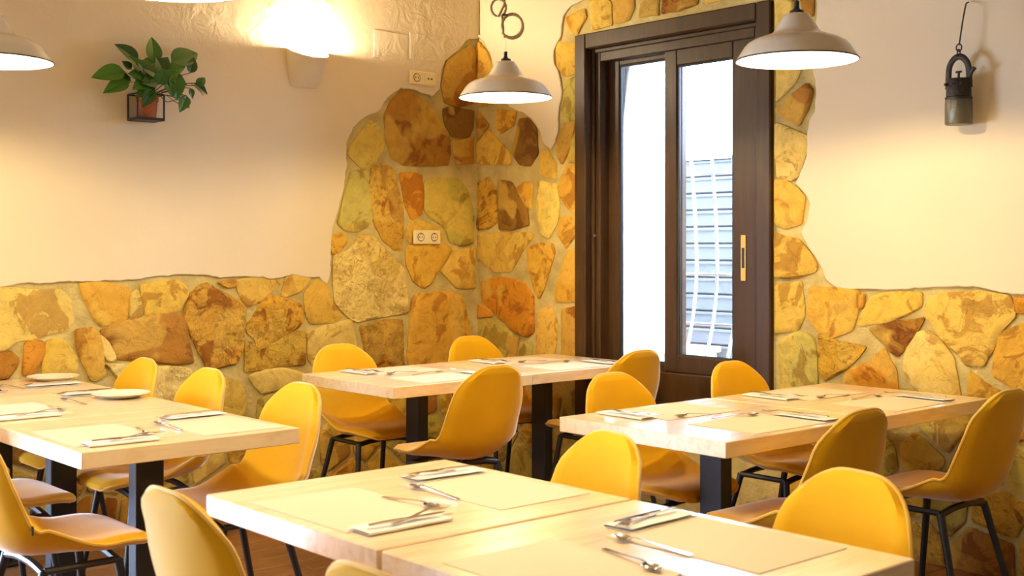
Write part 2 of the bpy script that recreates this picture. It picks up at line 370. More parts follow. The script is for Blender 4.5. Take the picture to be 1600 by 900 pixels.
# ---- stones: one mesh each
SC = {'o': (.62, .35, .045), 'y': (.66, .43, .08), 'p': (.68, .50, .16), 'b': (.40, .18, .02), 'd': (.25, .125, .02), 'r': (.56, .24, .018), 'c': (.80, .62, .27), 'g': (.48, .39, .11), 'w': (.70, .56, .30)}
def area(P): return .5*sum(P[i][0]*P[(i+1) % len(P)][1]-P[(i+1) % len(P)][0]*P[i][1] for i in range(len(P)))
allpoly = {'L': [], 'R': []}
def stone(side, P, code, parent, traced=True):
    P = [tuple(p) for p in P]
    if area(P) < 0: P = P[::-1]
    allpoly[side].append(P)
    if traced:
        gx_ = sum(p[0] for p in P)/len(P); gy_ = sum(p[1] for p in P)/len(P)
        P = [(gx_+(p[0]-gx_)*(1+.012/max(.03, math.hypot(p[0]-gx_, p[1]-gy_))), gy_+(p[1]-gy_)*(1+.012/max(.03, math.hypot(p[0]-gx_, p[1]-gy_)))) for p in P]
    to3 = L3 if side == 'L' else R3
    cx = sum(p[0] for p in P)/len(P); cy = sum(p[1] for p in P)/len(P)
    size = math.sqrt(abs(area(P)))
    # resample with a little rounding at the corners and a broken edge
    n = len(P); Q = []
    for i in range(n):
        a, b, c = Vector(P[i-1]), Vector(P[i]), Vector(P[(i+1) % n])
        ra = min(.009, (a-b).length*.3); rc = min(.009, (c-b).length*.3)
        Q += [b+(a-b).normalized()*ra, b+(c-b).normalized()*rc]
    R = []
    for i in range(len(Q)):
        a, b = Q[i], Q[(i+1) % len(Q)]; m = max(1, int((b-a).length/.035))
        for k in range(m):
            p = a.lerp(b, k/m); q = noise.noise_vector(Vector((p.x*14, p.y*14, .5 if side == 'L' else 4.5)))*.006; R.append(p+Vector((q.x, q.y)))
    m = len(R); th = random.uniform(.010, .019); tilt = (random.uniform(-.03, .03), random.uniform(-.03, .03))
    rough = .012 if code[-1] in '#*' else .005
    vs = []; ctr = Vector((cx, cy))
    rings = [(1.0, 0), (1.0, .55), (.93, .92), (.72, 1.0), (.36, 1.04)]
    for f, h in rings:
        for p in R:
            d = p-ctr
            inset = min(.011, d.length*.12) if f == .93 else 0
            q = ctr + (d*(1-inset/max(d.length, 1e-6)) if f == .93 else d*f)
            wz = th*h
            if f < .99: wz += tilt[0]*(q.x-cx)+tilt[1]*(q.y-cy) + rough*noise.noise(Vector((q.x*11, q.y*11, 9.0)))*2
            vs.append((q.x-cx, q.y-cy, max(wz, .004 if h else -.01)))
    vs.append((0, 0, th*1.05)); fs_ = []
    for r in range(len(rings)-1):
        for i in range(m):
            j = (i+1) % m; fs_.append((r*m+i, r*m+j, (r+1)*m+j, (r+1)*m+i))
    for i in range(m): fs_.append(((len(rings)-1)*m+i, (len(rings)-1)*m+(i+1) % m, len(vs)-1))
    b = MB(); o3 = Vector(to3(cx, cy, 0)); b.add([Vector(to3(x+cx, y2+cy, z))-o3 for x, y2, z in vs], fs_)
    mt = 'stone_smooth' if code[-1] not in '#*' else ('stone_rough' if code[-1] == '#' else 'stone_cream')
    o = b.build('stone', mt, parent, smooth=45); o.location = o3
    col = SC[code[0]]; j = random.uniform(.96, 1.12)
    o.color = (col[0]*j, col[1]*j*random.uniform(.96, 1.04), col[2]*j*random.uniform(.6, .95), 1)
    return o
SL = [
('p',[(-40,450),(12,451),(50,456),(95,455),(108,470),(111,500),(98,517),(75,520),(45,528),(30,530),(12,545),(-40,556)]),
('b#',[(-40,562),(14,550),(28,562),(24,575),(8,590),(-40,592)]),
('r',[(38,540),(48,533),(66,534),(68,552),(58,570),(52,587),(34,584),(40,560)]),
('y',[(74,535),(85,530),(98,535),(112,550),(118,562),(116,592),(66,590),(68,565)]),
('o',[(125,445),(150,443),(180,447),(200,451),(198,478),(193,502),(158,508),(148,495),(137,472)]),
('p',[(203,462),(214,455),(220,475),(222,494),(202,499)]),
('y',[(221,446),(250,442),(275,440),(288,447),(291,462),(277,483),(250,490),(228,492),(224,470)]),
('b',[(158,517),(180,508),(215,498),(252,491),(270,490),(284,498),(290,520),(296,550),(300,566),(270,568),(205,560),(185,560),(182,546),(170,531)]),
('o',[(118,517),(145,514),(154,525),(158,552),(163,585),(150,592),(140,590),(128,560),(120,540)]),
('c',[(158,524),(168,535),(180,553),(180,562),(168,562),(161,550)]),
('c*',[(165,568),(190,570),(215,574),(240,576),(262,574),(290,576),(310,590),(318,612),(300,640),(270,660),(230,640),(190,600)]),
('o#',[(285,497),(298,462),(312,448),(325,444),(345,458),(372,472),(381,482),(380,505),(378,525),(377,545),(368,566),(335,573),(324,572),(310,545),(297,520)]),
('o',[(341,441),(365,437),(367,446),(355,450)]),
('y',[(370,438),(400,436),(430,437),(436,444),(425,452),(408,468),(388,478),(382,470),(372,452)]),
('y',[(447,436),(456,431),(482,433),(480,442),(465,455),(450,462),(440,460)]),
('o#',[(412,468),(424,464),(445,468),(468,476),(470,505),(462,513),(438,522),(420,536),(404,543),(400,530),(388,520),(386,508),(398,495)]),
('y#',[(384,530),(396,540),(404,549),(425,540),(442,526),(470,516),(475,520),(474,570),(455,570),(430,571),(405,578),(383,580),(384,565)]),
('y',[(476,458),(490,442),(500,438),(508,442),(512,465),(524,480),(534,495),(515,502),(485,504),(478,490)]),
('p',[(482,520),(510,511),(547,501),(554,538),(550,552),(500,575),(482,562)]),
('p',[(390,587),(415,579),(440,577),(455,579),(474,584),(472,602),(440,606),(410,614),(398,602)]),
('g',[(354,593),(372,598),(380,615),(382,640),(375,652),(348,652),(346,600)]),
('g',[(405,624),(440,612),(478,608),(480,640),(455,690),(418,680),(402,650)]),
('g',[(548,230),(560,212),(577,190),(588,195),(598,220),(596,235),(585,250),(575,263),(568,264),(553,250),(544,238)]),
('b',[(602,180),(612,157),(630,141),(650,150),(672,170),(690,195),(700,215),(702,240),(698,256),(660,258),(630,256),(612,245),(604,215)]),
('d',[(692,172),(702,168),(738,174),(738,200),(730,213),(706,213),(697,195)]),
('b',[(708,222),(737,217),(738,254),(712,255)]),
('g',[(548,272),(560,268),(573,272),(575,300),(581,340),(572,352),(557,361),(540,358),(528,348),(538,307)]),
('o#',[(580,262),(600,257),(613,265),(620,290),(627,320),(629,360),(626,388),(615,390),(600,375),(585,350),(578,310)]),
('r',[(625,273),(645,272),(658,276),(660,310),(658,333),(642,341),(633,320)]),
('g',[(664,285),(680,279),(715,282),(728,300),(738,330),(738,378),(720,383),(702,376),(694,352),(672,340),(664,330)]),
('o',[(640,348),(655,346),(688,358),(693,374),(640,378),(634,362)]),
('c*',[(522,401),(545,391),(563,369),(582,371),(598,391),(617,409),(629,420),(631,455),(636,487),(590,493),(558,501),(545,495),(523,471),(521,441)]),
('o',[(518,372),(531,365),(541,375),(529,394),(519,396)]),
('o',[(635,386),(660,382),(690,380),(704,389),(690,412),(672,440),(662,448),(645,437),(635,412)]),
('y',[(690,424),(707,394),(739,388),(741,449),(713,448)]),
('b#',[(563,511),(598,502),(626,501),(629,575),(587,578),(571,548)]),
('o',[(643,471),(651,460),(697,457),(721,465),(726,489),(736,527),(735,580),(641,585),(637,553)]),
('b',[(698,96),(715,84),(731,74),(739,80),(739,160),(715,166),(694,158),(690,130)]),
]
SR = [
('o',[(744,76),(750,68),(761,80),(771,105),(775,140),(762,163),(745,163)]),
('b',[(745,172),(752,180),(764,196),(750,215),(745,221)]),
('o',[(779,171),(807,176),(802,195),(785,206),(777,199)]),
('y',[(745,228),(765,204),(797,239),(798,256),(745,256)]),
('d',[(813,188),(826,187),(838,203),(840,239),(829,258),(813,255),(802,239),(808,214)]),
('y',[(844,240),(857,236),(868,255),(869,280),(857,276),(845,270)]),
('o#',[(748,287),(765,279),(775,300),(777,345),(765,355),(748,358)]),
('d',[(781,282),(800,287),(824,325),(826,351),(800,357),(783,357),(780,310)]),
('o',[(809,295),(823,286),(833,289),(832,325),(823,320)]),
('p',[(842,284),(870,290),(874,320),(871,345),(858,371),(846,362),(842,330)]),
('o',[(876,289),(888,257),(901,260),(901,333),(888,323),(877,305)]),
('o',[(876,341),(901,339),(900,365),(885,387),(874,365)]),
('y',[(747,365),(826,364),(835,368),(816,393),(798,422),(776,423),(760,414),(748,403)]),
('o',[(825,390),(844,382),(863,383),(867,396),(857,424),(851,449),(844,467),(836,449),(828,418)]),
('o',[(888,394),(902,390),(902,469),(870,470),(870,449),(880,418)]),
('r',[(754,441),(782,435),(816,439),(833,462),(834,518),(823,525),(804,517),(777,489),(755,470)]),
('r',[(749,475),(767,485),(771,494),(749,496)]),
('g',[(748,503),(776,500),(800,521),(795,546),(782,570),(748,570)]),
('b',[(799,530),(812,528),(806,570),(797,570)]),
('g',[(823,535),(831,546),(829,575),(813,575),(814,550)]),
('y',[(844,485),(861,481),(870,505),(868,540),(862,575),(838,575),(841,515)]),
('b',[(879,487),(901,480),(902,580),(878,580)]),
('y',[(872,67),(900,70),(901,112),(882,118),(873,102),(871,84)]),
('g',[(884,130),(901,119),(901,185),(883,187),(879,174)]),
('b',[(882,196),(899,191),(893,224),(885,246),(879,256),(873,239),(874,217)]),
('g',[(897,218),(901,207),(901,250),(889,250)]),
('o',[(887,28),(914,16),(916,28),(903,53),(893,45)]),
('y',[(924,6),(941,-6),(955,6),(956,38),(927,45)]),
('b',[(959,-12),(988,-14),(991,10),(984,30),(962,36)]),
('d',[(1005,5),(1031,-14),(1028,14),(1030,22),(1000,26)]),
('b#',[(1038,-2),(1062,-18),(1088,-18),(1090,6),(1060,15),(1037,20)]),
('y',[(1102,-20),(1135,-24),(1128,-2),(1106,4)]),
('p',[(1145,-20),(1200,-30),(1200,-14),(1150,-5)]),
('p',[(1214,62),(1252,62),(1250,110),(1242,129),(1215,158)]),
('b',[(1249,-20),(1272,-20),(1271,24),(1256,18)]),
('p',[(1213,-20),(1240,-20),(1240,30),(1214,52)]),
('b',[(1215,171),(1233,154),(1260,132),(1270,142),(1262,169),(1249,194),(1222,180)]),
('p',[(1214,196),(1227,199),(1262,215),(1259,240),(1251,267),(1242,279),(1217,277),(1215,235)]),
('o',[(1213,284),(1229,284),(1247,296),(1257,310),(1252,348),(1229,354),(1213,349)]),
('y',[(1213,366),(1251,378),(1264,394),(1276,414),(1273,423),(1244,433),(1213,433)]),
('y',[(1213,447),(1253,444),(1256,492),(1247,513),(1213,520)]),
('o',[(1269,451),(1307,451),(1342,456),(1342,479),(1332,513),(1300,526),(1281,516),(1265,492)]),
('r',[(1345,464),(1352,461),(1352,478),(1346,480)]),
('g',[(1220,545),(1223,534),(1247,520),(1270,529),(1275,554),(1277,605),(1222,612)]),
('o#',[(1282,524),(1307,535),(1352,542),(1341,558),(1319,576),(1290,593),(1283,585)]),
('r',[(1322,590),(1325,581),(1360,566),(1382,545),(1398,581),(1404,625),(1322,612)]),
('y',[(1366,464),(1390,459),(1438,458),(1439,480),(1400,497),(1346,509),(1344,503),(1354,480)]),
('b#',[(1361,514),(1390,506),(1443,497),(1439,506),(1420,535),(1405,555),(1393,545),(1373,525)]),
('y',[(1458,467),(1474,460),(1530,458),(1578,463),(1585,495),(1565,515),(1552,541),(1536,568),(1512,569),(1498,550),(1473,527),(1450,492),(1451,478)]),
('p',[(1433,522),(1450,519),(1470,534),(1488,561),(1502,630),(1460,630),(1428,597),(1414,579),(1421,542)]),
('o',[(1517,581),(1562,614),(1556,632),(1512,632)]),
('r#',[(1590,465),(1640,468),(1640,490),(1590,488)]),
('o',[(1561,524),(1600,509),(1680,512),(1684,600),(1650,634),(1612,630),(1589,607),(1555,586),(1557,561)]),
('y#',[(1655,466),(1730,470),(1740,505),(1690,506),(1650,494)]),
]
for code, P in SL: stone('L', [onL(*p) for p in P], code, wl)
for code, P in SR: stone('R', [onR(*p) for p in P], code, wr)
# the rest of the dado, between and below: irregular cells
def clip(P, m, d):
    out = []
    for i in range(len(P)):
        a, b = P[i], P[(i+1) % len(P)]; fa = (a[0]-m[0])*d[0]+(a[1]-m[1])*d[1]; fb = (b[0]-m[0])*d[0]+(b[1]-m[1])*d[1]
        if fa <= 0: out.append(a)
        if fa*fb < 0: t = fa/(fa-fb); out.append((a[0]+(b[0]-a[0])*t, a[1]+(b[1]-a[1])*t))
    return out
def inside(p, P):
    r = False
    for i in range(len(P)):
        a, b = P[i], P[i-1]
        if (a[1] > p[1]) != (b[1] > p[1]) and p[0] < (b[0]-a[0])*(p[1]-a[1])/(b[1]-a[1])+a[0]: r = not r
    return r
def dens(P, st=.03):
    o = []
    for i in range(len(P)):
        a, b = P[i], P[(i+1) % len(P)]; m = max(1, int(math.hypot(b[0]-a[0], b[1]-a[1])/st))
        o += [(a[0]+(b[0]-a[0])*k/m, a[1]+(b[1]-a[1])*k/m) for k in range(m)]
    return o
def fill(side, a0, a1, b0, b1, parent, step=.25):
    seeds = []; b = b0+.08; r = 0
    while b < b1+.2:
        a = a0 + (r % 2)*step*.5
        while a < a1+.2: seeds.append((a+random.uniform(-.07, .07), b+random.uniform(-.05, .05))); a += step
        b += step*.72; r += 1
    old = list(allpoly[side])
    for s in seeds:
        P = [(a0, b0), (a1, b0), (a1, b1), (a0, b1)]
        for t in seeds:
            if t is s or abs(t[0]-s[0]) > .8 or abs(t[1]-s[1]) > .8: continue
            d = (t[0]-s[0], t[1]-s[1]); l = math.hypot(*d); P = clip(P, (s[0]+d[0]*.5-d[0]/l*.012, s[1]+d[1]*.5-d[1]/l*.012), d)
            if len(P) < 3: break
        if len(P) < 3 or abs(area(P)) < .006: continue
        cx = sum(p[0] for p in P)/len(P); cy = sum(p[1] for p in P)/len(P)
        for k in (1, .8, .6):
            Q = [(cx+(p[0]-cx)*k, cy+(p[1]-cy)*k) for p in P]; dq = dens(Q)
            if not any(any(inside(p, T) for p in dq) or any(inside(p, Q) for p in T) for T in old):
                stone(side, Q, random.choice(['o', 'y', 'y', 'p', 'g', 'g', 'b', 'o#', 'r']), parent, False); break
fill('L', 1.6, XR-.02, 0, .85, wl)
fill('R', 1.75, 3.53, 0, .80, wr)
fill('R', 4.88, YL-.03, 0, .72, wr)

# ---- window in the right wall
win = MB()
OY0, OY1, OZ0, OZ1 = 3.535, 4.87, .40, 2.54
cw = .085; xo = XR-.030
def frame(mb, x0, x1, y0, y1, z0, z1, wl_, wr_, wt, wb_, bev=.006):
    mb.box((x0, y0, z0), (x1, y0+wr_, z1), bev).box((x0, y1-wl_, z0), (x1, y1, z1), bev).box((x0, y0+wr_, z1-wt), (x1, y1-wl_, z1), bev).box((x0, y0+wr_, z0), (x1, y1-wl_, z0+wb_), bev)
frame(win, xo, XR+.16, OY0, OY1, OZ0, OZ1, cw, cw, cw, .12)
wo = win.build('window_1', 'dark_wood'); tag(wo, 'dark brown wooden sliding window set in the stone wall', None, None, 'structure')
fr = MB(); frame(fr, XR+.035, XR+.15, OY0+cw, OY1-cw, OZ0+.12, OZ1-cw, .055, .055, .07, .178, .004)
fr.build('inner_frame', 'dark_wood', wo)
bd = MB(); frame(bd, XR+.020, XR+.036, OY0+cw, OY1-cw, OZ0+.12, OZ1-cw, .022, .022, .022, .022, .004); bd.build('frame_bead', 'dark_wood', wo)
def sash(x0, x1, y0, y1, z0, z1, gy0, gy1, gz0, gz1):
    m = MB(); frame(m, x0, x1, y0, y1, z0, z1, y1-gy1, gy0-y0, z1-gz1, gz0-z0, .005); o = m.build('sash', 'dark_wood', wo)
    xm = (x0+x1)/2; MB().box((xm-.003, gy0-.005, gz0-.005), (xm+.003, gy1+.005, gz1+.005)).build('glass_pane', 'pane_glass', o)
    g = MB(); frame(g, x0+.008, x0+.020, gy0-.001, gy1+.001, gz0-.001, gz1+.001, .010, .010, .010, .010, 0); g.build('gasket', 'rubber', o); return o
s1 = sash(XR+.055, XR+.095, OY0+cw+.045, 4.278, .70, 2.39, 3.825, 4.192, .788, 2.305)
s2 = sash(XR+.105, XR+.145, 4.20, OY1-cw-.045, .66, 2.41, 4.28, 4.652, .735, 2.36)
ty, tz = onR(1162, 403, XR+.055)
h = MB().box((XR+.050, ty-.016, tz-.115), (XR+.056, ty+.016, tz+.115), .002).build('handle_plate', 'brass', s1)
MB().box((XR+.0485, ty-.008, tz-.05), (XR+.051, ty+.008, tz+.05)).build('finger_slot', 'dark_hole', s1)
MB().box((XR-.03, OY0+cw+.01, OZ0+.10), (XR+.02, OY1-cw-.01, OZ0+.125), .004).build('sill', 'dark_wood', wo)
MB().box((XR+.10, OY0+cw+.05, .655), (XR+.15, OY1-cw-.05, .66)).build('track', 'alu', wo)
lk = MB().tube([(XR+.04, OY1-cw-.02, 1.42), (XR+.02, OY1-cw-.02, 1.42)], .008, 10).build('latch', 'alu', wo)

# ---- outside the window: side wall, siding, grille
o = MB().box((XR+.26, 5.62, -.3), (6.6, 5.8, 3.6)).build('courtyard_wall', 'white_paint'); tag(o, 'whitewashed courtyard wall seen through the left window pane', 'wall', None, 'structure')
o = MB().box((XR+.25, -2.5, -.4), (9.0, 7.5, -.3)).build('ground', 'paving'); tag(o, None, None, None, 'structure')
sd = empty('siding_fence', (6.5, 4.4, -.3)); tag(sd, 'pale blue grey fence of horizontal boards outside the window', 'fence')
bm_ = MB().box((-.012, -2.4, 0), (.02, 1.21, .103), .006).mesh('board', 'siding_blue')
lip = MB().box((-.024, -2.4, .084), (.0, 1.21, .104), .004).mesh('board_lip', 'siding_blue')
for i in range(19):
    b_ = link('board', bm_, sd); b_.location = (0, 0, .08+i*.1145); l_ = link('board_lip', lip, b_)
MB().box((.02, -2.4, 0), (.06, 1.21, 2.25)).build('backing', 'siding_blue', sd)
MB().box((-.05, -2.4, 2.25), (.08, 1.21, 2.30), .01).build('top_rail', 'grille_white', sd)
gr = empty('window_grille', (5.1, 4.2, .5)); tag(gr, 'white bellied iron grille outside the window', 'grille')
prof = [(5.05, .5), (5.06, .6), (5.078, .77), (5.13, .95), (5.165, 1.2), (5.155, 1.5), (5.12, 1.84)]
pc = catmull([(x, 0, z) for x, z in prof], 5)
bar = MB().tube([(p.x-5.1, 0, p.z-.5) for p in pc], .0095, 8).mesh('bar', 'grille_white', True)
for k in range(-4, 3):
    b_ = link('bar', bar, gr); b_.location = (0, 4.175+k*.143-4.2, 0)
def gx(z):
    return min(pc, key=lambda p: abs(p.z-z)).x
for z in (.55, .94, 1.207, 1.75):
    MB().box((gx(z)-5.1-.004, -.62, z-.5-.007), (gx(z)-5.1+.012, .28, z-.5+.007), .002).build('crossbar', 'grille_white', gr)
bxo = empty('utility_box', (6.3, 5.4, -.3)); tag(bxo, 'low cream box against the fence beyond the grille', 'box')
MB().box((-.14, -.2, 0), (.14, .2, .95), .01).build('body', 'cream_box', bxo)
MB().box((-.155, -.15, .55), (-.139, .15, .88), .004).build('door', 'cream_box', bxo)
MB().box((-.16, -.22, .95), (.16, .22, .99), .008).build('lid', 'grille_white', bxo)

# ------------------------------------------------------------------ tables
TT, TH = .75, .052
def table(cx, cy, sx, sy, lx, ly, label, rz=0):
    t = empty('dining_table', (cx, cy, 0), rz); tag(t, label, 'table', 'square pine tables')
    MB().box((-sx/2+.002, -sy/2+.002, TT-TH), (sx/2-.002, sy/2-.002, TT), .0025).build('tabletop', 'pine', t)
    MB().box((-lx/2, -ly/2, .012), (lx/2, ly/2, TT-TH-.006), .003).build('pedestal', 'table_black', t)
    MB().box((-.10, -.10, 0), (.10, .10, .012), .003).build('base_plate', 'table_black', t)
    MB().box((-.15, -.15, TT-TH-.008), (.15, .15, TT-TH), .001).build('mounting_plate', 'table_black', t)
    return t
A = [table(1.80, y_, .75, .745, .10, .06, l) for y_, l in ((3.905, 'pine table at the near end of the left row'), (4.655, 'pine table in the middle of the left row, plate on it'), (5.355, 'pine table at the wall end of the left row'))]
A[2].scale = (1.03, .88, 1)
B = [table(3.51, 4.655, .82, .75, .06, .10, 'pine table at the left of the corner pair by the stone wall'), table(4.335, 4.665, .82, .75, .06, .10, 'pine table at the right of the corner pair, beside the window')]
Ct = [table(3.42, 2.77, .83, .755, .06, .10, 'pine table nearer the viewer in the pair at the right'), table(4.255, 2.765, .83, .755, .06, .10, 'pine table of the right pair that touches the stone wall')]
D_ = [table(1.79, 2.375, .75, .73, .10, .06, 'pine table at the far end of the foreground pair'), table(1.79, 1.628, .75, .745, .10, .06, 'pine table at the cropped near end of the foreground pair')]

# ------------------------------------------------------------------ chairs
def make_chair():
    root = empty('shell_chair')
    prof = catmull([(0, .232, .440), (0, .222, .457), (0, .16, .468), (0, .06, .462), (0, -.05, .455), (0, -.125, .460), (0, -.178, .485), (0, -.212, .535), (0, -.232, .60), (0, -.248, .68), (0, -.264, .765), (0, -.275, .82), (0, -.284, .855)], 4)
    arc = [0]
    for i in range(1, len(prof)): arc.append(arc[-1]+(prof[i]-prof[i-1]).length)
    Lt = arc[-1]
    # extra rows near both ends for the round corners
    S = sorted(set([round(Lt*i/26, 4) for i in range(27)] + [.004, .012, .025, .05, .075] + [Lt-q for q in (.003, .009, .018, .03, .05, .075, .1)]))
    def at(s):
        for i in range(1, len(arc)):
            if s <= arc[i]+1e-9:
                t = (s-arc[i-1])/(arc[i]-arc[i-1]); return prof[i-1].lerp(prof[i], t)
        return prof[-1]
    def lerp_tab(s, tab):
        for (a, x), (b, yv) in zip(tab, tab[1:]):
            if s <= b:
                t = (s-a)/(b-a); t = t*t*(3-2*t); return x+(yv-x)*t
        return tab[-1][1]
    NT = 15; TH_ = .036
    front = []; back = []; mid = []
    for s in S:
        p = at(s); tg = (at(min(Lt, s+.006))-at(max(0, s-.006))).normalized(); nrm = Vector((0, tg.z, -tg.y)).normalized()
        u = s/Lt
        W = lerp_tab(u, [(0, .200), (.22, .220), (.48, .222), (.72, .205), (1, .172)])
        Rt = .14 if u > .5 else .10; d = max(0, Lt-s) if u > .5 else s
        if d < Rt: W = W-Rt+math.sqrt(max(0, Rt*Rt-(Rt-d)**2))
        cv = lerp_tab(u, [(0, .0), (.2, .012), (.46, .085), (.62, .060), (.85, .035), (1, .012)])
        wb_ = lerp_tab(u, [(0, .200), (.22, .220), (.48, .222), (.72, .205), (1, .172)])
        rf, rb, rm = [], [], []
        endf = max(0, min(1, min(s, Lt-s)/.03)); endf = .25+.75*math.sqrt(endf)
        for j in range(NT):
            t = -1+2*j/(NT-1); t = math.sin(t*PI/2)*.35+t*.65
            x = t*W; k = (x/wb_)
            q = p+nrm*cv*abs(k)**2.3; q = Vector((x, q.y, q.z))
            e = min(1, (1-abs(t))/.12); e = (.25+.75*math.sqrt(max(0, e)))*endf
            rf.append(q+nrm*TH_*.5*e); rb.append(q-nrm*TH_*.5*e)
        front.append(rf); back.append(rb)
    m = MB(); n = len(S); vs = [q for r in front for q in r]+[q for r in back for q in r]; fsx = []; off = n*NT
    for i in range(n-1):
        for j in range(NT-1):
            a = i*NT+j; fsx.append((a, a+1, a+NT+1, a+NT)); fsx.append((off+a, off+a+NT, off+a+NT+1, off+a+1))
    ring = [(i, 0) for i in range(n)]+[(n-1, j) for j in range(1, NT)]+[(i, NT-1) for i in range(n-2, -1, -1)]+[(0, j) for j in range(NT-2, 0, -1)]
    for a, b in zip(ring, ring[1:]+ring[:1]):
        ia = a[0]*NT+a[1]; ib = b[0]*NT+b[1]; fsx.append((ia, ib, off+ib, off+ia))
    m.add(vs, fsx); sh = m.build('shell', 'velvet', root, True); 
    for p_ in sh.data.polygons: p_.use_smooth = True
    rp = [(front[i][j]+back[i][j])/2 for i, j in ring]
    MB().tube(rp, .0052, 6, closed=True).build('piping', 'piping', sh, True)
    # legs and frame
    zt = .412
    for sx in (-1, 1):
        for ya, yb in ((.125, .185), (-.10, -.205)):
            MB().tube([(sx*.155, ya, zt), (sx*.205, yb, 0.004)], [.0140, .011], 10).build('leg', 'black_metal', root, True)
    f = MB()
    for ya in (.125, -.10): f.tube(catmull([(-.157, ya, zt-.006), (-.06, ya, zt+.008), (.06, ya, zt+.008), (.157, ya, zt-.006)], 4), .0125, 8)
    for sx in (-1, 1): f.tube([(sx*.155, -.10, zt), (sx*.155, .125, zt)], .011, 8)
    f.build('seat_frame', 'black_metal', root, True)
    iw = min((i for i in range(n) if S[i] > Lt*.5), key=lambda i: abs(front[i][NT-1].z-.56)); q = (front[iw][NT-1]+back[iw][NT-1])/2
    MB().box((q.x+.001, q.y-.012, q.z-.012), (q.x+.008, q.y-.006, q.z+.014), .001).build('cloth_tag', 'rubber', root)
    return root
chairs = [  # back top x, y, facing angle (0 = +Y), label
 (3.36, 3.89, 0, 'yellow velvet chair turned away, pushed to the left table of the corner pair'),
 (4.38, 4.0, 0, 'yellow chair in front of the left window pane, turned away to the corner pair'),
 (3.47, 5.27, 180, 'yellow chair against the left stone wall at the end of the corner pair'),
 (4.33, 5.26, 180, 'yellow chair in the stone corner, only its top showing over the table'),
 (3.31, 2.09, 0, 'yellow chair turned away at the near side of the right pair, left one'),
 (4.15, 2.04, 0, 'yellow chair at the right picture edge, turned away, its black legs showing'),
 (3.49, 3.36, 180, 'yellow chair at the far side of the right pair, left one'),
 (4.23, 3.35, 180, 'yellow chair below the right window sash, at the far side of the right pair'),
 (2.385, 2.28, 79, 'yellow chair behind the far foreground table, left of the dark pedestal'),
 (2.385, 1.52, 80, 'yellow chair behind the near foreground table, below the right pair'),
 (1.13, 2.36, -90, 'yellow chair with pale sheen on its back, left of the foreground table'),
 (1.09, 1.58, -90, 'yellow chair at the bottom edge, only the top of its back in view'),
 (2.39, 3.86, 90, 'yellow chair at the right side of the left row, nearest the viewer'),
 (2.39, 4.57, 90, 'yellow chair at the right side of the left row, the middle one'),
 (2.39, 5.18, 90, 'yellow chair at the right side of the left row, nearest the stone wall'),
 (1.14, 3.71, -90, 'yellow chair cut by the left picture edge with a dark tag on its side'),
 (1.20, 4.45, -90, 'yellow chair left of the left row, its seat behind the tagged chair'),
 (1.21, 5.15, -90, 'yellow chair left of the left row, almost hidden behind pedestals'),
]
proto = make_chair()
for i, (bx, by, an, lab) in enumerate(chairs):
    ch = proto if i == 0 else copy_tree(proto)
    a = math.radians(an); fx, fy = -math.sin(a), math.cos(a)
    ch.location = (bx+fx*.284, by+fy*.284, 0); ch.rotation_euler = (0, 0, a)
    tag(ch, lab, 'chair', 'yellow velvet shell chairs')

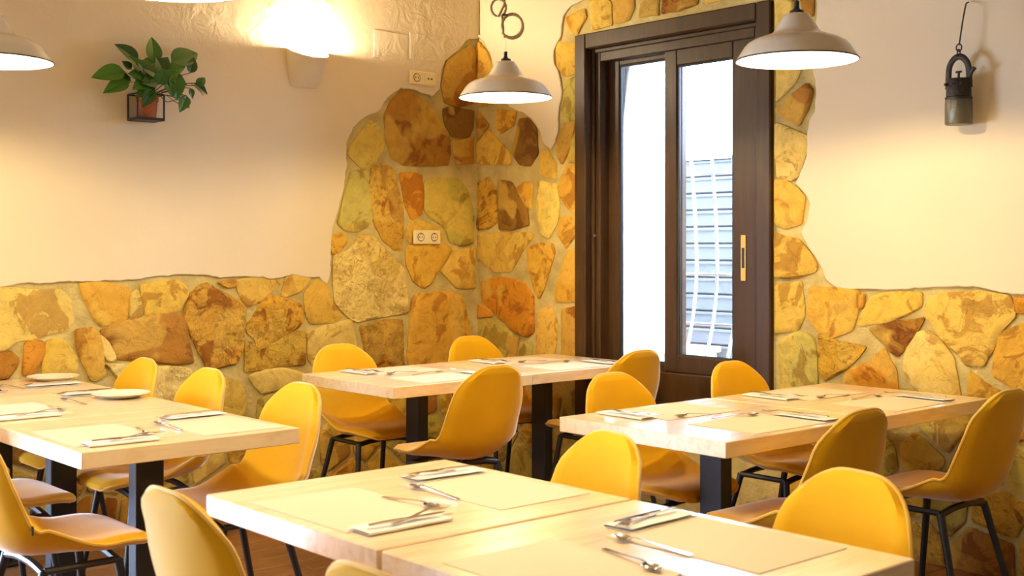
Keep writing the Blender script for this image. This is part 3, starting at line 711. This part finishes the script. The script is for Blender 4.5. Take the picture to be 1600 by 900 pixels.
# ------------------------------------------------------------------ place settings
def cutlery():
    res = {}
    # spoon: bowl + handle along +y, lying flat
    m = MB(); n = 12; rows = []
    for i in range(n+1):
        t = i/n; yv = .065+.052*t; wv = .0175*math.sin(PI*(t**.85))**.6 if 0 < t < 1 else .002
        for j in range(7):
            u = -1+j/3; m.v.append((u*wv, yv, .009-.007*(1-u*u)*math.sin(PI*t)+.001))
    m.f += [(i*7+j, i*7+j+1, i*7+j+8, i*7+j+7) for i in range(n) for j in range(6)]
    k0 = len(m.v)
    hp = [(-.085, .0055, .002), (-.06, .006, .003), (-.02, .0042, .0055), (.03, .0028, .010), (.055, .003, .0115), (.068, .004, .010)]
    for yv, wv, zv in hp: m.v += [(-wv, yv, zv), (wv, yv, zv), (wv, yv, zv+.002), (-wv, yv, zv+.002)]
    for i in range(len(hp)-1):
        for j in range(4): a = k0+i*4+j; b = k0+i*4+(j+1) % 4; m.f.append((a, b, b+4, a+4))
    m.f += [(k0, k0+1, k0+2, k0+3), tuple(k0+(len(hp)-1)*4+j for j in range(4))]
    me = m.mesh('spoon', 'steel', 50); res['spoon'] = me
    m = MB(); hp = [(-.09, .006, .002), (-.06, .0065, .003), (-.02, .0042, .0055), (.03, .003, .010), (.05, .0045, .0105), (.062, .011, .008), (.072, .0125, .006)]
    for yv, wv, zv in hp: m.v += [(-wv, yv, zv), (wv, yv, zv), (wv, yv, zv+.002), (-wv, yv, zv+.002)]
    for i in range(len(hp)-1):
        for j in range(4): a = i*4+j; b = i*4+(j+1) % 4; m.f.append((a, b, b+4, a+4))
    m.f += [(0, 1, 2, 3), tuple((len(hp)-1)*4+j for j in range(4))]
    for q in range(4):
        x = -.0105+q*.007
        m.add([(x-.0016, .07, .006), (x+.0016, .07, .006), (x+.0016, .07, .008), (x-.0016, .07, .008), (x-.001, .095, .004), (x+.001, .095, .004), (x+.001, .095, .0055), (x-.001, .095, .0055), (x-.0006, .112, .008), (x+.0006, .112, .008), (x+.0006, .112, .009), (x-.0006, .112, .009)],
              [(0,1,5,4),(1,2,6,5),(2,3,7,6),(3,0,4,7),(4,5,9,8),(5,6,10,9),(6,7,11,10),(7,4,8,11),(8,9,10,11)])
    res['fork'] = m.mesh('fork', 'steel', 40)
    m = MB(); hp = [(-.10, .0065, .002, .005), (-.06, .007, .002, .006), (-.005, .006, .002, .006), (0, .009, .003, .0045), (.06, .0095, .003, .0042), (.095, .007, .003, .004), (.108, .002, .003, .0038)]
    for yv, wv, z0, z1 in hp: m.v += [(-wv*.7, yv, z0), (wv, yv, z0), (wv, yv, z1), (-wv*.7, yv, z1)]
    for i in range(len(hp)-1):
        for j in range(4): a = i*4+j; b = i*4+(j+1) % 4; m.f.append((a, b, b+4, a+4))
    m.f += [(0, 1, 2, 3), tuple((len(hp)-1)*4+j for j in range(4))]
    res['knife'] = m.mesh('knife', 'steel', 40)
    # folded paper napkin packet: two leaves with a fold along one side
    m = MB(); pts = [(-.042, .0), (.040, .0), (.0425, .003), (.041, .006), (-.038, .0075)]
    inn = [(-.038, .0068), (.0405, .0052), (.0412, .003), (.0395, .0009), (-.042, .0009)]
    prof = pts+inn; k = len(prof)
    for yv in (-.112, -.04, .04, .112): m.v += [(x, yv, z+.0006*math.sin(yv*30)) for x, z in prof]
    for i in range(3):
        for j in range(k): a = i*k+j; b = i*k+(j+1) % k; m.f.append((a, b, b+k, a+k))
    m.f += [tuple(range(k)), tuple(3*k+j for j in range(k))]
    res['napkin'] = m.mesh('napkin', 'paper')
    res['placemat'] = MB().box((-.20, -.145, 0), (.20, .145, .0012)).mesh('placemat', 'mat_paper')
    return res
cut = cutlery()
def put(name, me, P, a, cat, label, group, tilt=0):
    o = link(name, me); o.location = P; o.rotation_euler = (tilt, 0, a); tag(o, label, cat, group); return o
# seat: point on the table edge (x, y), facing angle, phrase, fork shift
seats = [
 (3.50, 4.28, 0, 'near side of left corner table', 1), (4.33, 4.29, 0, 'near side of corner table beside window', 1),
 (3.52, 5.03, 180, 'wall side of left corner table', 1), (4.34, 5.04, 180, 'wall side of corner table beside window', 1),
 (3.42, 2.395, 0, 'near side of right pair, bright table', 1), (4.25, 2.39, 0, 'near side of right pair, wall table', 1),
 (3.42, 3.147, 180, 'far side of right pair, bright table', 1), (4.25, 3.14, 180, 'far side of right pair, wall table', 1),
 (2.165, 2.33, 90, 'right side of far foreground table', 1), (2.165, 1.60, 90, 'right side of near foreground table', 1),
 (1.415, 2.36, -90, 'left side of far foreground table', 1), (1.415, 1.63, -90, 'left side of near foreground table', 1),
 (2.175, 3.79, 90, 'right side of left row, near table', 1), (2.175, 4.62, 90, 'right side of left row, middle table', 0), (2.18, 5.33, 90, 'right side of left row, wall table', 0),
 (1.425, 3.83, -90, 'left side of left row, near table', 1), (1.425, 4.58, -90, 'left side of left row, middle table', 1), (1.42, 5.30, -90, 'left side of left row, wall table', 1),
]
for i, (ex, ey, an, ph, full) in enumerate(seats):
    a = math.radians(an); rnd = random.Random(i*13+5)
    rx, ry = math.cos(a), math.sin(a); fx, fy = -math.sin(a), math.cos(a)
    def P(x, y, z): return (ex+rx*x+fx*y, ey+ry*x+fy*y, TT+z)
    if full: put('placemat', cut['placemat'], P(-.01, .178, .0004), a+rnd.uniform(-.015, .015), 'placemat', 'beige paper placemat, '+ph, 'paper placemats')
    nx = .195+rnd.uniform(-.01, .03); ny = .155+rnd.uniform(-.01, .02); na = a+rnd.uniform(-.06, .06)
    if i == 13: nx = .285
    if i == 14: nx = -.02
    put('napkin', cut['napkin'], P(nx, ny, .002), na, 'napkin', 'folded white paper napkin, '+ph, 'paper napkins')
    put('fork', cut['fork'], P(nx-.004, ny+.048, .0098), na+rnd.uniform(.12, .32), 'fork', 'steel fork across napkin, '+ph, 'forks', rnd.uniform(0, .03))
    put('knife', cut['knife'], P(nx+.010, ny+.005, .0135), na-rnd.uniform(.0, .05), 'knife', 'steel knife on napkin, '+ph, 'knives')
    put('spoon', cut['spoon'], P(rnd.uniform(0, .05), .318+rnd.uniform(-.012, .012), .0004), a-PI/2+rnd.uniform(-.3, .3), 'spoon', 'steel dessert spoon, '+ph, 'spoons')
# plates of the left row
for px_, py_, lab in ((189, 621, 'cream dinner plate on the middle table of the left row'), (83, 594, 'cream dinner plate on the left row table nearest the wall')):
    D = F*(CAMZ-TT)/(py_-HY); dx, dy = ray(px_)
    pt = empty('dinner_plate', (D*dx, D*dy, TT)); tag(pt, lab, 'plate', 'dinner plates')
    pl_ = MB().lathe([(.0, .004), (.06, .004), (.068, .007), (.085, .014), (.112, .019), (.1145, .0205), (.115, .019), (.09, .010), (.07, .002), (.06, 0), (0, 0)], 40).build('plate_body', 'ceramic', pt, 60)

# ------------------------------------------------------------------ pendant lamps
def pendant(X, Y, rim, label, coil=False):
    t = empty('pendant_lamp', (X, Y, rim)); tag(t, label, 'lamp', 'enamel pendant lamps')
    out = [(.225, 0), (.222, .008), (.207, .030), (.193, .052), (.180, .066), (.155, .080), (.125, .090), (.098, .099), (.088, .106), (.080, .116), (.066, .140), (.054, .160), (.045, .172), (.026, .176)]
    inn = [(r-.003, z-.002) for r, z in out[::-1]]; inn[-1] = (.2225, .0002)
    sh = MB().lathe(out, 56).build('shade', 'enamel_cream', t, 60)
    MB().lathe(inn, 56).build('shade_lining', 'enamel_white', sh, 60)
    MB().lathe([(.2225, -.001), (.226, -.001), (.2275, .002), (.225, .005), (.2225, .003)], 56).build('rim', 'rim_dark', sh, 60)
    MB().lathe([(.0, .182), (.024, .180), (.027, .176), (.026, .186), (.012, .192), (.009, .200), (.009, .222), (.0, .224)], 20).build('cap', 'black_metal', t, 50)
    MB().lathe([(.014, .172), (.016, .14), (.026, .125), (.028, .112), (.02, .100), (0, .096)], 20).build('bulb', 'bulb_glow', t, True)
    top = CEIL-rim
    if not coil:
        MB().tube([(0, 0, .22), (0, 0, top)], .0035, 8).build('cord', 'black_metal', t, True)
    else:
        MB().tube([(0, 0, .22), (0, 0, .30)], .0016, 6).build('cord', 'cable_white', t, True)
        s = (c_, -s_)     # the hank hangs flat in a vertical plane
        def pp(a, b, w=0): return (a*s[0]+w*s_, a*s[1]+w*c_, b)
        pts = [pp(-.004, .29)]
        for k in range(3*20):
            th = -PI*.75+k*2*PI/20; r = .050+.009*math.sin(k*.23+(k//20)*2.1); pts.append(pp(.026+r*math.cos(th), .345+r*1.08*math.sin(th)+.006*(k//20), .006*math.sin(k*.21)+.004*(k//20)))
        for k in range(14):
            th = -PI*.35+k*2*PI/14; pts.append(pp(-.034+.036*math.cos(th), .435+.042*math.sin(th), .004))
        pts += [pp(-.006, .45), pp(-.004, .5), pp(-.003, top)]
        MB().tube(pts, .0058, 8).build('cord_hank', 'rope', t, True)
        MB().tube([pp(-.012, .398, -.01), pp(.006, .398, -.012), pp(.012, .403, .01), pp(-.01, .401, .014)], .004, 6, closed=True).build('cord_tie', 'rubber', t)
    MB().lathe([(0, top), (.05, top), (.05, top-.012), (.035, top-.025), (0, top-.026)], 24).build('ceiling_rose', 'enamel_cream', t, 50)
    l = bpy.data.lights.new('bulb_light', 'POINT'); l.energy = LAMP_W; l.color = LAMP_COL; l.shadow_soft_size = .035
    lo = bpy.data.objects.new('bulb_light', l); C.objects.link(lo); lo.parent = t; lo.location = (0, 0, .062)
def lampxy(px, wpx): D = .45*F/wpx; dx, dy = ray(px); return D*dx, D*dy, D
for px_, py_, wp, lab, co in ((790, 153, 146, 'cream enamel pendant lamp with knotted rope cord before the stone corner', True), (1245, 95, 189, 'cream enamel pendant lamp in front of the window and the right wall', False)):
    X, Y, D = lampxy(px_, wp); pendant(X, Y, CAMZ+(HY-py_)/F*D, lab, co)
X, Y, D = lampxy(-15, 187); pendant(X, Y, CAMZ+(HY-96)/F*D, 'cream enamel pendant lamp cut by the left picture edge')
pendant(1.507, 3.11, 2.072, 'pendant lamp at the top picture edge, only its glowing underside in view')
pendant(1.85, 1.9, 2.1, 'added unseen pendant lamp lighting the foreground tables, above the picture')  # extra lamp out of view, added to light the foreground tables

# ------------------------------------------------------------------ wall things
# plaster uplight
sx_, sz_ = onL(489, 98, YL-.08)
sc = empty('wall_uplight', (sx_, YL-.014, sz_)); tag(sc, 'plaster half bowl wall light throwing its glow up the wall', 'lamp')
m = MB(); NS, NZ = 20, 8
for lay in (0, 1):
    for i in range(NZ+1):
        t = i/NZ; hw_ = .098+.030*t-lay*.006; dp_ = .012+.100*t**.8-lay*.006
        for j in range(NS+1):
            an = PI+PI*j/NS; pr_ = -math.sin(an); m.v.append((hw_*math.cos(an)-.012*(1-t), .012-(dp_+.012)*pr_, -.13+.21*t-.055*pr_*t*t))
K = (NZ+1)*(NS+1)
for lay in (0, 1):
    for i in range(NZ):
        for j in range(NS): a = lay*K+i*(NS+1)+j; m.f.append((a, a+1, a+NS+2, a+NS+1))
m.f.append(tuple(range(K, K+NS+1)))
for j in range(NS):
    for i in (0, NZ): a = i*(NS+1)+j; m.f.append((a, a+1, K+a+1, K+a))
m.build('shade', 'plaster', sc, 50)
MB().lathe([(0, -.02), (.02, -.01), (.026, .02), (.02, .045), (0, .052)], 16, c=(0, -.04, -.03)).build('bulb', 'bulb_glow', sc, True)
l = bpy.data.lights.new('bulb_light', 'POINT'); l.energy = SCONCE_W; l.color = (1, .86, .62); l.shadow_soft_size = .02
lo = bpy.data.objects.new('bulb_light', l); C.objects.link(lo); lo.parent = sc; lo.location = (0, -.045, .045)
# blank plaster cover plates
def coverL(x0, y0, x1, y1, label):
    a, zt = onL(x0, y0); b, zb = onL(x1, y1)
    o = MB().box((a, YL-.0165, zb), (b, YL-.012, zt), .001).build('cover_plate', 'plaster'); tag(o, label, 'cover', 'painted junction covers'); return o
coverL(638, 51, 693, 99, 'square painted cover in the plaster above the upper sockets')
coverL(582, 47, 634, 95, 'square painted cover right of the wall light')
# sockets
def sockets(px0, py0, px1, py1, kinds, w0, label):
    a, zt = onL(px0, py0, YL-w0); b, zb = onL(px1, py1, YL-w0); W = b-a; H = .082; zc = (zt+zb)/2
    t = empty('double_socket', ((a+b)/2, YL-w0, zc)); tag(t, label, 'socket', 'wall sockets')
    MB().box((-W/2, -.010, -H/2), (W/2, 0, H/2), .004).build('plate', 'socket_plastic', t)
    for i, kd in enumerate(kinds):
        cx = (-.25+.5*i)*W; rot = Matrix.Translation((cx, -.010, 0)) @ Matrix.Rotation(PI/2, 4, 'X')
        ins = MB().box((cx-W*.2, -.0125, -H*.38), (cx+W*.2, -.0095, H*.38), .001).build('insert', 'socket_plastic', t)
        if kd == 'round':
            MB().lathe([(.0235, .004), (.0215, .004), (.0205, -.001), (0, -.001)], 28).xf(rot).build('well', 'socket_plastic', ins, 40)
            MB().lathe([(.0235, .003), (.0255, .0035), (.0235, .0045), (.0215, .0045)], 28).xf(rot).build('well_ring', 'dark_hole', ins, 40)
            for q in (-.0095, .0095): MB().lathe([(0, .0036), (.004, .0036)], 12, c=(q, 0, 0)).xf(rot).build('pin_hole', 'dark_hole', ins)
            for q in (-.019, .019): MB().box((cx-.003, -.0155, q-.004), (cx+.003, -.0125, q+.004)).build('earth_clip', 'steel', ins)
        else:
            for q in (-.012, .012): MB().lathe([(0, .0036), (.0062, .0036)], 14, c=(q, 0, 0)).xf(rot).build('aerial_hole', 'dark_hole', ins)
            MB().lathe([(0, .0036), (.0022, .0036)], 10).xf(rot).build('screw', 'steel', ins)
sockets(639, 109, 680, 136, ('round', 'aerial'), .0145, 'double wall plate of power and aerial socket high on the plaster edge')
sockets(645, 358, 687, 383, ('round', 'round'), .024, 'double power socket set on the stones in the corner')
# plant in wall bracket
bx_, bz = onL(229, 168, YL-.08)
br = empty('plant_bracket', (bx_, YL-.0145, bz)); tag(br, 'black wire wall bracket holding the potted plant', 'bracket')
hw, hh, dp = .068, .062, .115
wires = [[(-hw,-.004,hh),(hw,-.004,hh),(hw,-dp,hh),(-hw,-dp,hh)], [(-hw,-.004,-hh),(hw,-.004,-hh),(hw,-dp,-hh),(-hw,-dp,-hh)]]
for wv in wires: MB().tube(wv, .0045, 6, closed=True).build('ring', 'black_metal', br)
for x_ in (-hw, hw):
    for y_ in (-.004, -dp): MB().tube([(x_, y_, -hh), (x_, y_, hh)], .0045, 6).build('post', 'black_metal', br)
MB().box((-hw, -dp, -hh-.002), (hw, -.004, -hh+.010)).build('tray', 'black_metal', br)
pt = empty('potted_plant', (bx_+.006, YL-.0145-.060, bz-hh+.010)); tag(pt, 'leafy green plant in a terracotta pot on the plaster wall', 'plant')
MB().lathe([(0, 0), (.042, 0), (.050, .082), (.0535, .083), (.0550, .112), (.050, .112), (.047, .09), (0, .09)], 28).build('pot', 'terracotta', pt, 40)
MB().lathe([(0, .104), (.0495, .102)], 20).build('soil', 'soil', pt)
def leaf_mesh(Lf, Wf, fold=.25, droop=.3):
    m = MB(); n = 9
    for i in range(n+1):
        t = i/n; wv = Wf*.5*(math.sin(PI*min(1, t**.72))**.85) if 0 < i < n else .0008
        z = -droop*Lf*t*t
        for u in (-1, -.5, 0, .5, 1): m.v.append((u*wv, t*Lf, z+abs(u)*wv*fold-(.0 if u else .002)))
    for i in range(n):
        for j in range(4): a = i*5+j; m.f.append((a, a+1, a+6, a+5))
    n0 = len(m.v); m.v += [(x, y, z-.0012) for x, y, z in m.v]; m.f += [tuple(n0+q for q in f[::-1]) for f in m.f]
    return m.mesh('leaf', 'leaf', True)
lm = [leaf_mesh(.155, .085, .3, .18), leaf_mesh(.13, .072, .3, .3), leaf_mesh(.085, .05, .3, .2), leaf_mesh(.06, .036, .2, .3)]
# leaves: tip and base given in wall coordinates from the photo around the pot, (px,py) base -> tip, depth offsets
leaves = [(0,(195,112),(148,116),.02,.02),(1,(200,127),(167,138),.03,.05),(1,(203,120),(177,127),.0,.02),(0,(216,96),(186,68),.0,.02),(0,(240,98),(240,58),.02,.0),(0,(268,98),(310,79),.03,.0),(1,(222,112),(208,88),.06,.08),(1,(232,118),(222,98),.07,.10),(1,(245,116),(228,104),.08,.10),(1,(235,122),(214,116),.07,.10),(1,(250,110),(262,90),.04,.05),(1,(262,112),(284,104),.05,.08),(1,(264,118),(292,128),.05,.09),(0,(274,116),(279,152),.08,.12),(2,(240,140),(225,163),.10,.13),(1,(238,132),(218,146),.08,.12),(2,(228,130),(240,118),.09,.1),(2,(297,114),(304,90),.04,.04),(2,(303,130),(325,144),.04,.06),(3,(308,134),(321,120),.04,.04),(2,(292,150),(283,172),.07,.09),(3,(297,138),(303,152),.05,.06),(3,(287,160),(294,165),.05,.06),(1,(226,104),(246,94),.03,.03),(1,(212,110),(230,100),.02,.02),(2,(205,108),(198,100),.02,.02),(1,(256,124),(276,112),.08,.1),(1,(220,128),(238,122),.04,.06),(1,(244,128),(226,126),.09,.12),(1,(252,126),(240,108),.07,.08),(0,(258,118),(250,96),.05,.05),(1,(226,120),(206,112),.06,.08),(1,(232,126),(212,134),.08,.11),(1,(262,126),(270,142),.09,.12),(0,(236,112),(214,98),.03,.04),(1,(268,108),(290,96),.03,.04),(1,(248,132),(254,118),.10,.11)]
ox, oy, oz = pt.location
def pl3(px, py, dep):
    a, b = onL(px, py, YL-.11-dep); return Vector((a-ox, YL-.11-dep-oy, b-oz))
for kind, b0, t0, d0, d1 in leaves:
    pb, ptip = pl3(*b0, d0), pl3(*t0, d1); d = ptip-pb; Lr = d.length
    yv = d.normalized(); out = Vector((0, -1, .55)); xv = yv.cross(out).normalized(); zv = xv.cross(yv).normalized()
    o = link('leaf', lm[kind], pt); bl = (.155, .13, .085, .06)[kind]; k = max(.6, Lr/bl)
    mat = Matrix((xv, yv, zv)).transposed().to_4x4(); mat.translation = pb
    o.matrix_local = mat @ Matrix.Diagonal((max(1.0, min(1.3, k*1.15)), k*1.06, k, 1))
    st = catmull([(random.uniform(-.03, .03), random.uniform(-.03, .03), .10), tuple((Vector((0, 0, .12))+pb)*.5+Vector((0, -.01, .015))), tuple(pb)], 4)
    MB().tube(st, .0022, 5).build('stem', 'stem' if b0[0] < 285 else 'root', pt, True)
for pts in ([(250,146),(262,150),(272,158),(283,164)], [(252,144),(270,142),(285,150),(290,158)], [(248,146),(258,158),(268,158),(285,151)], [(285,134),(297,130),(310,140),(318,149)]):
    MB().tube(catmull([pl3(*p, .09) for p in pts], 4), .002, 5).build('root', 'root', pt, True)
# miner's lamp hanging on the right wall
ly, lz = onR(1498, 195, XR-.10)
ml = empty('carbide_lamp', (XR-.020-.080, ly, lz)); tag(ml, 'old iron carbide lamp hanging by a hook on the right wall', 'lantern')
MB().lathe([(0, 0), (.052, 0), (.055, .004), (.0545, .09), (.052, .104), (0, .104)], 32).build('water_tank', 'old_zinc', ml, 40)
MB().lathe([(.0, .103), (.0535, .103), (.0545, .112), (.050, .116), (.048, .185), (.044, .190), (0, .191)], 32).build('upper_chamber', 'old_iron', ml, 40)
hd = catmull([(0, .047, .15), (0, .045, .205), (0, .040, .245), (0, .022, .272), (0, 0, .281), (0, -.022, .272), (0, -.040, .245), (0, -.045, .205), (0, -.047, .15)], 4)
MB().tube(hd, .0135, 8, sx=1, sy=.42).build('handle', 'old_iron', ml, True)
MB().tube([(0, 0, .19), (0, 0, .218)], .005, 8).tube([(0, -.012, .218), (0, .012, .218)], .0045, 8).build('screw_valve', 'old_iron', ml, True)
MB().tube([(0, -.046, .19), (-.004, -.058, .212), (-.006, -.072, .228)], [.008, .008, .010], 10).build('burner_spout', 'old_iron', ml, True)
for s in (-.035, .035): MB().tube([(-.035, s*.8, .165), (-.05, s, .165)], .006, 10).build('rivet', 'old_iron', ml, True)
def torus(c, r, ax, k=14): 
    return [(c[0]+(r*math.cos(i*2*PI/k) if ax else 0), c[1]+(0 if ax else r*math.cos(i*2*PI/k)), c[2]+r*1.25*math.sin(i*2*PI/k)) for i in range(k)]
MB().tube(torus((0, 0, .297), .011, True), .0032, 6, closed=True).build('link', 'old_iron', ml, True)
MB().tube(torus((0, -.001, .318), .012, False), .0032, 6, closed=True).build('link', 'old_iron', ml, True)
hk = catmull([(0, -.002, .328), (.0, -.010, .38), (.004, -.018, .44), (.02, -.017, .48), (.05, -.006, .505), (.076, -.002, .515)], 5)
MB().tube(hk, .0036, 6).build('hook_wire', 'old_iron', ml, True)
